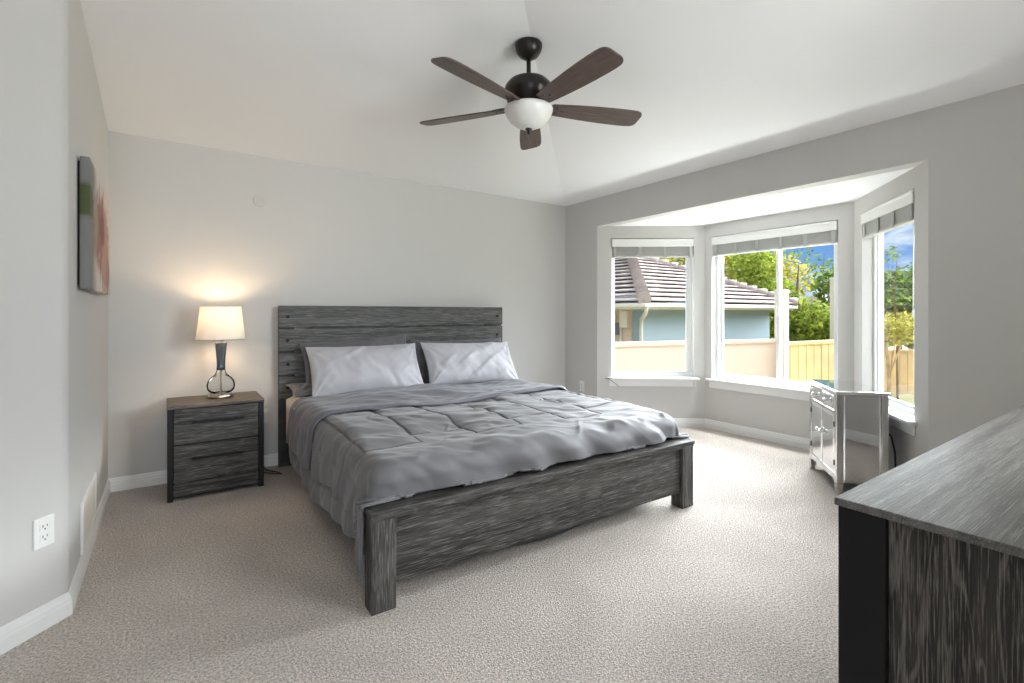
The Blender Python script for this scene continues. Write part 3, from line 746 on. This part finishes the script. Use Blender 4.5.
# cord on the carpet between nightstand and bed
bm = bmesh.new(); add_tube(bm, [(.560, 4.15, .03), (.60, 4.10, .008), (.66, 4.02, .008), (.70, 3.99, .009), (.68, 4.06, .008), (.62, 4.17, .008), (.612, 4.25, .02)], .004, 6)
tag(obj('power_cord', bm, mat('brown_cord', (.10, .05, .035), .5)), 'brown power cord looped on the carpet between nightstand and bed', 'cord')

# ================================================================== CEILING FAN
fx, fy = 1.694, 2.245
fan = thing('ceiling_fan', 'dark bronze five-blade ceiling fan with frosted glass bowl light', 'ceiling fan', (fx, fy, 2.39))
M_BRZ = mat('dark_bronze', (.022, .017, .015), .32, metal=.35)
bm = bmesh.new(); add_lathe(bm, [(.074, .360), (.078, .354), (.078, .340), (.071, .315), (.056, .292), (.035, .278), (.016, .271)], 40); obj('canopy', bm, M_BRZ, fan)
bm = bmesh.new(); add_tube(bm, [(0, 0, .28), (0, 0, .16)], .0125, 16); obj('downrod', bm, M_BRZ, fan)
bm = bmesh.new(); add_lathe(bm, [(.018, .176), (.028, .168), (.074, .159), (.112, .141), (.134, .114), (.140, .088), (.138, .070), (.128, .056), (.124, .033), (.110, .024), (.104, -.008), (.05, -.012)], 56); obj('motor_housing', bm, M_BRZ, fan)
bm = bmesh.new(); add_lathe(bm, [(.100, .0), (.126, -.004), (.128, -.016), (.118, -.020)], 56); obj('light_fitter', bm, M_BRZ, fan)
M_BLADE = wood('walnut_blade', (.070, .044, .034), (.115, .074, .058), (.17, .12, .096), 0, rough=.38, fine=160, stretch=.03)
def blade_mesh():
    bm = bmesh.new()
    # outline: narrow root, widest near the tip, rounded corners
    xs = [.135, .20, .30, .40, .50, .58, .63, .657, .675, .686, .693, .697]
    hw = [.046, .053, .062, .069, .073, .0745, .0735, .071, .066, .058, .047, .034]
    topv = [[], []]
    for zz, k in ((.004, 0), (-.004, 1)):
        row = []
        for x, h in zip(xs, hw): row.append(bm.verts.new((x, h, zz)))
        for x, h in list(zip(xs, hw))[::-1]: row.append(bm.verts.new((x, -h, zz)))
        topv[k] = row
    bm.faces.new(topv[0]); bm.faces.new(topv[1][::-1]); n = len(topv[0])
    for i in range(n): bm.faces.new((topv[0][i], topv[1][i], topv[1][(i + 1) % n], topv[0][(i + 1) % n]))
    return bm
def iron_mesh():
    bm = bmesh.new(); add_prism(bm, [(.06, -.016), (.11, -.014), (.15, -.034), (.215, -.030), (.225, 0), (.215, .030), (.15, .034), (.11, .014), (.06, .016)], .004, .011)
    for x, y in ((.165, -.02), (.165, .02), (.20, 0)): add_lathe(bm, [(.006, -.0075), (.006, -.004)], 10, x, y)
    return bm
b0 = obj('blade', blade_mesh(), M_BLADE, fan); i0_ = obj('blade_iron', iron_mesh(), M_BRZ, b0)
b0.rotation_euler = (R(-13), 0, -.355); b0.location = (0, 0, -.002)
for k in range(1, 5):
    bk = b0.copy(); COL.objects.link(bk); bk.parent = fan; bk.rotation_euler = (R(-13), 0, -.355 + k * 2 * math.pi / 5)
    ik = i0_.copy(); COL.objects.link(ik); ik.parent = bk
bm = bmesh.new(); add_lathe(bm, [(.118, -.006), (.134, -.008), (.139, -.016), (.137, -.030), (.126, -.056), (.106, -.083), (.080, -.104), (.050, -.118), (.022, -.125), (.006, -.126)], 56)
for f in bm.faces: f.smooth = True
gm = mat('frosted_bowl', (.78, .77, .74), .35); gm.node_tree.nodes['Principled BSDF'].inputs['Subsurface Weight'].default_value = .0
bw = obj('glass_bowl', bm, gm, fan, label='white frosted glass light bowl')
bm = bmesh.new(); add_lathe(bm, [(.018, -.124), (.020, -.131), (.010, -.137), (.008, -.146), (.010, -.150), (.004, -.158)], 20); obj('finial', bm, M_BRZ, bw)

# ================================================================== MIRRORED CABINET
M_MIR = mat('mirror_glass', (.86, .87, .88), .035, metal=1)
M_SIL = mat('silver_bevel', (.80, .80, .80), .16, metal=1)
cab = thing('mirrored_cabinet', 'mirrored cabinet with two drawers and two doors in the bay', 'cabinet', (4.128, 1.813, 0), math.atan2(-.375, -.471))
cw, cd = .602, .300
def bev_panel(bm, x0, x1, z0, z1, y, inset=.014, dep=.005):
    """front-facing bevelled mirror plate"""
    o_ = [bm.verts.new(p) for p in ((x0, y, z0), (x1, y, z0), (x1, y, z1), (x0, y, z1))]
    i_ = [bm.verts.new(p) for p in ((x0 + inset, y - dep, z0 + inset), (x1 - inset, y - dep, z0 + inset), (x1 - inset, y - dep, z1 - inset), (x0 + inset, y - dep, z1 - inset))]
    bm.faces.new(i_)
    for k in range(4): bm.faces.new((o_[k], o_[(k + 1) % 4], i_[(k + 1) % 4], i_[k]))
bx('carcass', M_SIL, cab, .012, cw - .012, .012, cd, .075, .668)
bx('top', M_MIR, cab, -.008, cw + .008, -.010, cd + .008, .668, .690, bev=.006, seg=2)
for x0, x1 in ((.0, .045), (cw - .045, cw)):
    for y0, y1 in ((0, .04), (cd - .04, cd)):
        bm = bmesh.new(); add_box(bm, x0, x1, y0, y1, .070, .668, .004)
        xo = x0 if x0 < .1 else x1; s_ = 1 if x0 < .1 else -1; yo = y0 if y0 < .1 else y1; q_ = 1 if y0 < .1 else -1
        lo = [(xo, yo), (xo + s_ * .030, yo), (xo + s_ * .030, yo + q_ * .028), (xo, yo + q_ * .028)]
        hi = [(xo, yo), (xo + s_ * .045, yo), (xo + s_ * .045, yo + q_ * .04), (xo, yo + q_ * .04)]
        a_ = [bm.verts.new((*p, 0)) for p in lo]; b_ = [bm.verts.new((*p, .0705)) for p in hi]
        bm.faces.new(a_); bm.faces.new(b_)
        for k in range(4): bm.faces.new((a_[k], a_[(k + 1) % 4], b_[(k + 1) % 4], b_[k]))
        obj('leg', bm, M_SIL, cab)
M_CRY = mat('crystal_knob', (.9, .9, .92), .05, metal=.6)
def knob(parent, x, z):
    bm = bmesh.new(); add_lathe(bm, [(.006, 0), (.005, .010), (.014, .016), (.016, .022), (.010, .030), (.003, .032)], 10)
    for f in bm.faces: f.smooth = False
    bm.transform(Matrix.Translation((x, .001, z)) @ Matrix.Rotation(R(90), 4, 'X')); obj('knob', bm, M_CRY, parent, label='faceted crystal knob')
for x0, x1 in ((.048, .299), (.303, cw - .048)):
    bm = bmesh.new(); bev_panel(bm, x0, x1, .548, .655, .006); add_box(bm, x0, x1, .0062, .02, .548, .655); d_ = obj('drawer', bm, M_MIR, cab, recalc=False); knob(d_, (x0 + x1) / 2, .60)
    bm = bmesh.new(); bev_panel(bm, x0, x1, .125, .530, .006, .022); add_box(bm, x0, x1, .0062, .02, .125, .530); d_ = obj('door', bm, M_MIR, cab, recalc=False); knob(d_, x1 - .030 if x0 < .1 else x0 + .030, .36)
    for z in (.20, .46):
        xx = .044 if x0 < .1 else cw - .044
        bx('hinge', mat('hinge_dark', (.12, .12, .12), .4, metal=1), d_, xx - .005, xx + .005, -.004, .006, z - .018, z + .018)
for z0, z1 in ((.655, .668), (.530, .548), (.085, .125)): bx('front_rail', M_SIL, cab, .045, cw - .045, .002, .014, z0, z1)
for xs_, sg in ((cw - .008, 1), (.008, -1)):
    bm = bmesh.new()
    y0, y1, z0, z1 = .043, cd - .043, .085, .662; f_ = .010; dx = .006 * sg
    o_ = [bm.verts.new(p) for p in ((xs_, y0, z0), (xs_, y1, z0), (xs_, y1, z1), (xs_, y0, z1))]
    i_ = [bm.verts.new(p) for p in ((xs_ + dx, y0 + f_, z0 + f_), (xs_ + dx, y1 - f_, z0 + f_), (xs_ + dx, y1 - f_, z1 - f_), (xs_ + dx, y0 + f_, z1 - f_))]
    bm.faces.new(i_)
    for k in range(4): bm.faces.new((o_[k], o_[(k + 1) % 4], i_[(k + 1) % 4], i_[k]))
    obj('side_panel', bm, M_MIR, cab)
bm = bmesh.new(); q = [(3.98, 1.22, .30), (3.985, 1.205, .22), (3.97, 1.19, .12), (3.95, 1.17, .03), (3.90, 1.15, .008), (3.88, 1.16, .008)]
q = [(3.872, 1.213, .42), (3.882, 1.203, .40), (3.893, 1.187, .30), (3.896, 1.184, .18), (3.890, 1.180, .06), (3.86, 1.17, .012), (3.81, 1.16, .007)]
add_tube(bm, q, .006, 8); tag(obj('power_cord', bm, M_BLACK), 'black power cord hanging behind the mirrored cabinet', 'cord')

# ================================================================== DRESSER
dz = .88
drs = thing('dresser', 'long grey wood dresser with black corner posts at the right foreground', 'dresser', (.985, -.050, 0))
dl, dd = 1.62, .435
M_DT = wood('grey_oak_dresser_top', (.085, .080, .076), (.175, .167, .16), (.31, .295, .28), 0, rough=.32, fine=420, coarse=50, stretch=.02, ringk=.1)
M_DE = wood('grey_oak_dresser_end', (.014, .012, .010), (.045, .039, .035), (.29, .26, .235), 2, fine=560, coarse=45, stretch=.02, ringk=.45)
bx('top', M_DT, drs, -.006, dl + .006, -.0, dd + .004, dz - .014, dz, bev=.0025)
for x0 in (0, dl - .04):
    for y0, y1 in ((.002, .070), (dd - .072, dd)):
        bx('corner_post', M_BLACK, drs, x0, x0 + .04, y0, y1, 0, dz - .014, bev=.003)
for x0, x1 in ((.010, .030), (dl - .030, dl - .010)): bx('end_panel', M_DE, drs, x0, x1, .071, dd - .073, .06, dz - .0145)
bx('back_panel', M_WX, drs, .04, dl - .04, .004, .016, .06, dz - .0145)
for i in range(3):
    for j in range(3):
        x0 = .045 + i * (dl - .09) / 3; x1 = x0 + (dl - .09) / 3 - .006; z0 = .10 + j * .252; z1 = z0 + .246
        dwr = bx('drawer', M_WX, drs, x0, x1, .03, dd - .006, z0, z1, bev=.002)
        bm = bmesh.new(); xm = (x0 + x1) / 2; add_box(bm, xm - .12, xm + .12, dd + .008, dd + .018, z1 - .075, z1 - .062, .002)
        for xx in (-.09, .09): add_box(bm, xm + xx - .006, xm + xx + .006, dd - .008, dd + .009, z1 - .073, z1 - .064)
        obj('handle', bm, M_BLACK, dwr, label='black bar handle')
bx('plinth_rail', M_BLACK, drs, .04, dl - .04, dd - .03, dd - .012, .05, .098)

# ================================================================== OUTSIDE
GZ = -1.0
m = mat('dry_lawn', (.25, .23, .10), .95, var=.35, vscale=.8, bump=.6, bscale=30, bdist=.04)
bm = bmesh.new(); add_box(bm, 4.9, 90, -60, 80, GZ - .3, GZ); add_box(bm, -30, 4.9, 4.6, 80, GZ - .3, GZ); add_box(bm, 3.95, 4.9, -60, 4.6, GZ - .3, GZ - .001)
o = obj('lawn', bm, m); tag(o, 'dry green and yellow lawn outside the bay windows', 'lawn', kind='structure')

# neighbour's house: hip roof of concrete tile
KX, KY, EW, ED, EZ, PT = 9.54, 7.96, 7.4, 8.0, 1.50, .47
hs = thing('house', 'blue-grey stucco house with pinkish tile hip roof beyond the fence', 'house', (KX, KY, GZ))
M_STU = mat('stucco_blue', (.26, .33, .37), .9, bump=.2, bscale=30)
M_STB = mat('stucco_beige', (.52, .40, .32), .9)
M_TILE = mat('roof_tile', (.33, .265, .245), .85, var=.18, vscale=2.2, bump=.3, bscale=25)
M_EAVE = mat('eave_white', (.56, .52, .47), .6)
def hz(z): return z - GZ
bx('wall', M_STU, hs, .5, EW - .5, .5, ED - .5, 0, hz(EZ) - .10)
bx('side_wall', M_STB, hs, .46, .499, .80, ED - .6, 0, hz(EZ) - .12, label='beige side section')
bm = bmesh.new(); add_box(bm, 0.05, EW - .05, .05, ED - .05, hz(EZ) - .10, hz(EZ) - .07); obj('soffit', bm, M_EAVE, hs)
bm = bmesh.new()
for a in ((0, EW, -.02, .03), (0, EW, ED - .03, ED + .02), (-.02, .03, 0, ED), (EW - .03, EW + .02, 0, ED)): add_box(bm, *a, hz(EZ) - .20, hz(EZ) - .03)
obj('fascia', bm, M_EAVE, hs)
bm = bmesh.new()
for a in ((-.12, EW + .12, -.13, -.02), (-.13, -.02, -.12, ED + .12)): add_box(bm, *a, hz(EZ) - .15, hz(EZ) - .05, .02)
g = obj('gutter', bm, M_EAVE, hs)
bm = bmesh.new(); add_tube(bm, [(.0, -.08, hz(EZ) - .12), (.05, .0, hz(EZ) - .30), (.40, .42, hz(EZ) - .45), (.42, .45, hz(EZ) - .70), (.42, .45, .1)], .05, 8); obj('downspout', bm, M_EAVE, g)
# tile courses step up the four slopes
bm = bmesh.new(); nC = 13; half = EW / 2
def rect(k): return (k, EW - k, k, ED - k)
for i in range(nC):
    k0 = -.10 + (half + .10) * i / nC; k1 = -.10 + (half + .10) * (i + 1) / nC + .06
    k1 = min(k1, half - .001)
    z0 = hz(EZ) + PT * max(k0, -.1) + .095; z1 = hz(EZ) + PT * k1 + .0
    a = rect(k0); c_ = rect(k1)
    lo = [(a[0], a[2]), (a[1], a[2]), (a[1], a[3]), (a[0], a[3])]; hi = [(c_[0], c_[2]), (c_[1], c_[2]), (c_[1], c_[3]), (c_[0], c_[3])]
    L0 = [bm.verts.new((*p, z0)) for p in lo]; Q0 = [bm.verts.new((p[0] + (.11 if p[0] < half else -.11), p[1] + (.11 if p[1] < half else -.11), z0 - .04)) for p in lo]; H0 = [bm.verts.new((*p, z1)) for p in hi]; N0 = [bm.verts.new((*p, z0 - .03)) for p in lo]
    for q in range(4):
        bm.faces.new((L0[q], L0[(q + 1) % 4], H0[(q + 1) % 4], H0[q])); bm.faces.new((N0[q], N0[(q + 1) % 4], L0[(q + 1) % 4], L0[q])); bm.faces.new((Q0[q], Q0[(q + 1) % 4], N0[(q + 1) % 4], N0[q]))
rf = obj('roof', bm, M_TILE, hs)
def hip_caps(p, q, n):
    p = Vector(p); q = Vector(q); d = (q - p)
    bm = bmesh.new()
    for i in range(n):
        a = p + d * (i / n); b_ = p + d * ((i + 1.15) / n)
        add_tube(bm, [a + Vector((0, 0, .05)), b_ + Vector((0, 0, .0))], [.17, .12], 10)
    obj('hip_cap', bm, M_TILE, rf, label='row of rounded hip tiles')
zt = hz(EZ) + PT * half
hip_caps((-.08, -.08, hz(EZ)), (half, half, zt), 17); hip_caps((EW + .08, -.08, hz(EZ)), (half, half, zt), 17)
hip_caps((-.08, ED + .08, hz(EZ)), (half, ED - half, zt), 17); hip_caps((half, half, zt), (half, ED - half, zt), 4)
# meter boxes on the near side wall
bx('meter_box', mat('box_tan', (.60, .52, .44), .6), hs, .33, .46, .84, 1.12, 1.82, 2.28, bev=.02)
bx('meter_box', mat('box_dark', (.10, .10, .11), .5), hs, .36, .46, 1.16, 1.30, 1.62, 1.95, bev=.02, label='dark meter box')
bm = bmesh.new(); add_tube(bm, [(.42, 1.14, .2), (.42, 1.14, 2.3)], .03, 8); obj('conduit', bm, M_EAVE, hs)
bm = bmesh.new(); add_lathe(bm, [(.0, .16), (.05, .15), (.11, .10), (.14, .0), (.10, -.01)][1:], 20, .36, 1.52)
bm.transform(Matrix.Translation((0, 0, 1.58))); obj('wall_lamp', bm, mat('lamp_black', (.03, .03, .03), .4), hs)
bm = bmesh.new(); add_lathe(bm, [(.03, 0), (.10, .02), (.11, .12), (.06, .20), (.03, .24)], 16, .36, 1.42); bm.transform(Matrix.Translation((0, 0, 2.0))); obj('wall_lantern', bm, M_EAVE, hs)

def fence(name, pts, label, m, cap_m, board=None, post_w=.0):
    o = thing(name, label, 'fence', (pts[0][0], pts[0][1], GZ))
    bm = bmesh.new(); bc = bmesh.new()
    for (x0, y0, z0), (x1, y1, z1) in zip(pts, pts[1:]):
        d = Vector((x1 - x0, y1 - y0, 0)); Ln = d.length; d.normalize(); n = Vector((-d.y, d.x, 0)); nb = max(1, int(round(Ln / board))) if board else 1
        for i in range(nb):
            a = i / nb * Ln; b_ = (i + 1) / nb * Ln - (.008 if board else 0)
            za = z0 + (z1 - z0) * a / Ln; zb = z0 + (z1 - z0) * b_ / Ln
            th = .02 if i % 2 == 0 or not board else .026
            base = Vector((x0, y0, 0)) - o.location
            pl = [base + d * a - n * th, base + d * b_ - n * th, base + d * b_ + n * th, base + d * a + n * th]
            lo = [bm.verts.new((p.x, p.y, .02)) for p in pl]; hi = [bm.verts.new((p.x, p.y, zz - GZ)) for p, zz in zip(pl, (za, zb, zb, za))]
            bm.faces.new(lo[::-1]); bm.faces.new(hi)
            for k in range(4): bm.faces.new((lo[k], lo[(k + 1) % 4], hi[(k + 1) % 4], hi[k]))
        base = Vector((x0, y0, 0)) - o.location
        pl = [base - n * .045, base + d * Ln - n * .045, base + d * Ln + n * .045, base + n * .045]
        lo = [bc.verts.new((p.x, p.y, zz - GZ - .02)) for p, zz in zip(pl, (z0, z1, z1, z0))]; hi = [bc.verts.new((p.x, p.y, zz - GZ + .045)) for p, zz in zip(pl, (z0, z1, z1, z0))]
        bc.faces.new(lo[::-1]); bc.faces.new(hi)
        for k in range(4): bc.faces.new((lo[k], lo[(k + 1) % 4], hi[(k + 1) % 4], hi[k]))
    obj('board_panel', bm, m, o); obj('cap_rail', bc, cap_m, o)
    return o
M_PF = mat('vinyl_peach', (.50, .375, .305), .6)
fence('vinyl_fence', [(5.05, 5.36, .72), (8.92, 4.47, .70)], 'pale peach vinyl fence panel close outside the left bay windows', M_PF, M_PF)
M_CF = mat('cedar_boards', (.54, .35, .14), .8, var=.25, vscale=1.2)
fence('wood_fence', [(9.14, 4.43, .64), (11.7, 4.32, .62)], 'yellow cedar board fence seen through the right pane of middle window', M_CF, M_CF, .14)
fence('wood_fence', [(14.5, 5.5, .20), (19.5, 3.6, .12), (22.0, -5.0, .12)], 'low golden board fence seen through the right angled window', M_CF, M_CF, .14)
def post(x, y, top, w, label):
    o = thing('fence_post', label, 'post', (x, y, GZ)); bx('post', mat('post_cream', (.54, .48, .40), .6), o, -w, w, -w, w, 0, top - GZ - .06)
    bm = bmesh.new(); add_box(bm, -w - .015, w + .015, -w - .015, w + .015, top - GZ - .06, top - GZ - .02); add_prism(bm, [(-w, -w), (w, -w), (w, w), (-w, w)], top - GZ - .02, top - GZ); obj('post_cap', bm, M_EAVE, o)
post(9.03, 4.43, 1.63, .085, 'tall cream fence post seen at the middle of the double window')
post(16.65, 6.64, 2.3, .06, 'slim pale post near the right edge of the double window')

dh = thing('house', 'small far brown house seen low at the right of the double window', 'house', (33.0, 13.6, GZ))
bx('wall', mat('far_brown', (.42, .24, .13), .9), dh, -2, 2, -1.5, 1.5, 0, 2.3)
bm = bmesh.new(); v = [bm.verts.new(p) for p in ((-2.4, -2, 2.3), (2.4, -2, 2.3), (2.4, 2, 2.3), (-2.4, 2, 2.3), (-1.4, 0, 3.3), (1.4, 0, 3.3))]
for q in ((0, 1, 5, 4), (1, 2, 5), (2, 3, 4, 5), (3, 0, 4), (3, 2, 1, 0)): bm.faces.new([v[k] for k in q])
obj('roof', bm, M_TILE, dh)

# trees: leaf cards of real size scattered through a cluster of crown lobes
def leaf_mat(name, a, b_):
    m = bpy.data.materials.new(name); m.use_nodes = True; t = m.node_tree; t.nodes.clear(); L = t.links.new
    g = t.nodes.new('ShaderNodeNewGeometry'); r = t.nodes.new('ShaderNodeValToRGB'); r.color_ramp.elements[0].color = (*a, 1); r.color_ramp.elements[1].color = (*b_, 1)
    L(g.outputs['Random Per Island'], r.inputs[0])
    d = t.nodes.new('ShaderNodeBsdfDiffuse'); tl = t.nodes.new('ShaderNodeBsdfTranslucent'); L(r.outputs[0], d.inputs[0]); L(r.outputs[0], tl.inputs[0])
    mi = t.nodes.new('ShaderNodeMixShader'); mi.inputs[0].default_value = .35; L(d.outputs[0], mi.inputs[1]); L(tl.outputs[0], mi.inputs[2])
    o = t.nodes.new('ShaderNodeOutputMaterial'); L(mi.outputs[0], o.inputs[0]); return m
LM = [leaf_mat('leaf_olive', (.15, .17, .03), (.60, .52, .13)), leaf_mat('leaf_green', (.08, .14, .02), (.36, .40, .07)), leaf_mat('leaf_dark', (.05, .09, .018), (.20, .27, .06))]
M_BARK = mat('bark', (.16, .10, .06), .9, var=.3, vscale=6)
M_BARKL = mat('bark_light', (.46, .30, .17), .9, var=.4, vscale=5)
def tree(x, y, label, lobes, lm, nleaf, size, seed, bark=None, trunk_r=.16, gz=GZ, fork=None):
    o = thing('tree', label, 'tree', (x, y, gz)); rnd = random.Random(seed)
    bm = bmesh.new()
    top = max(l[2] for l in lobes)
    add_tube(bm, [(0, 0, 0), (.06, .03, top * .4), (-.04, .05, top * .75), (0, 0, top)], [trunk_r, trunk_r * .85, trunk_r * .55, trunk_r * .2], 8)
    for l in lobes: add_tube(bm, [(0, 0, max(.3, l[2] * .45)), (l[0] * .5, l[1] * .5, l[2] * .75), (l[0], l[1], l[2])], [trunk_r * .45, trunk_r * .3, trunk_r * .1], 6)
    obj('trunk', bm, bark or M_BARK, o)
    verts, faces = [], []
    tot = sum(l[3] ** 2 for l in lobes)
    for l in lobes:
        for _ in range(int(nleaf * l[3] ** 2 / tot)):
            while True:
                p = Vector((rnd.uniform(-1, 1), rnd.uniform(-1, 1), rnd.uniform(-1, 1)))
                if p.length < 1 and p.length > .25 * rnd.random(): break
            p = Vector((l[0], l[1], l[2])) + Vector((p.x * l[3], p.y * l[3], p.z * l[3] * (l[4] if len(l) > 4 else .8)))
            a = Vector((rnd.gauss(0, 1), rnd.gauss(0, 1), rnd.gauss(0, .6))).normalized(); b_ = a.cross(Vector((rnd.gauss(0, 1), rnd.gauss(0, 1), rnd.gauss(0, 1)))).normalized()
            s = size * rnd.uniform(.6, 1.3); k = len(verts)
            verts += [p - a * s, p + b_ * s * .5, p + a * s, p - b_ * s * .5]; faces.append((k, k + 1, k + 2, k + 3))
    me = bpy.data.meshes.new('foliage'); me.from_pydata(verts, [], faces); me.materials.append(LM[lm]); f = bpy.data.objects.new('foliage', me); COL.objects.link(f); f.parent = o
    return o
tree(23.6, 14.0, 'big olive-green tree rising behind the tile roof', [(0, 0, 4.6, 2.4), (-2.2, 1.1, 4.4, 2.0), (1.8, -1.2, 3.8, 1.8), (.4, .3, 6.2, 1.8), (-3.6, 2.2, 4.0, 1.8), (1.5, -1.1, 2.2, 1.6)], 0, 10000, .13, 1, trunk_r=.14)
tree(19.0, 8.7, 'green leafy tree behind the cream post and cedar fence', [(0, 0, 1.9, 1.15), (.7, -.6, 1.3, 1.1), (-.8, .7, 2.8, 1.0), (-.2, .2, 1.1, 1.2), (1.2, -1.1, 1.7, .8), (-1.2, 1.1, 4.0, .9)], 1, 8000, .10, 2, trunk_r=.10)
tree(27.6, 11.4, 'thin airy tree with bare twigs against the blue sky', [(.1, .1, 4.4, 1.3), (-1.0, .9, 5.3, 1.0), (.9, -.7, 3.5, .8)], 2, 420, .12, 3, trunk_r=.05)
tree(38.5, 16.4, 'low dark green tree far at the right edge of the double window', [(0, 0, 1.7, 1.3), (1.6, -1.2, 1.5, 1.1), (-1.2, 1.0, 1.4, 1.1)], 2, 4000, .14, 4)
tree(24.6, 6.9, 'tall dark green tree in the right angled window', [(0, 0, 2.9, 1.5), (.6, -1.7, 3.3, 1.4), (-.8, 1.9, 3.3, 1.4), (.9, -3.2, 2.9, 1.4), (0, -1.0, 1.6, 1.5), (0, 1.6, 1.7, 1.4)], 2, 10000, .13, 5)
tree(18.2, 5.38, 'bushy pale green shrub behind the low golden fence', [(0, 0, 1.75, .62), (-.3, .9, 1.65, .58), (.4, -.8, 1.7, .6)], 0, 4200, .07, 6, trunk_r=.06)
tree(13.2, 4.12, 'small sunlit tree with yellow-green crown before the low golden fence', [(.1, -.1, 1.75, .38), (.12, -.34, 1.9, .34), (-.1, .2, 2.05, .34)], 0, 900, .05, 7, bark=M_BARKL, trunk_r=.05)
tree(15.0, 4.52, 'thin dark sapling in front of the low golden fence', [(0, 0, 2.6, .35), (.15, -.25, 3.2, .35), (-.1, .2, 3.7, .3)], 2, 260, .06, 9, trunk_r=.028)
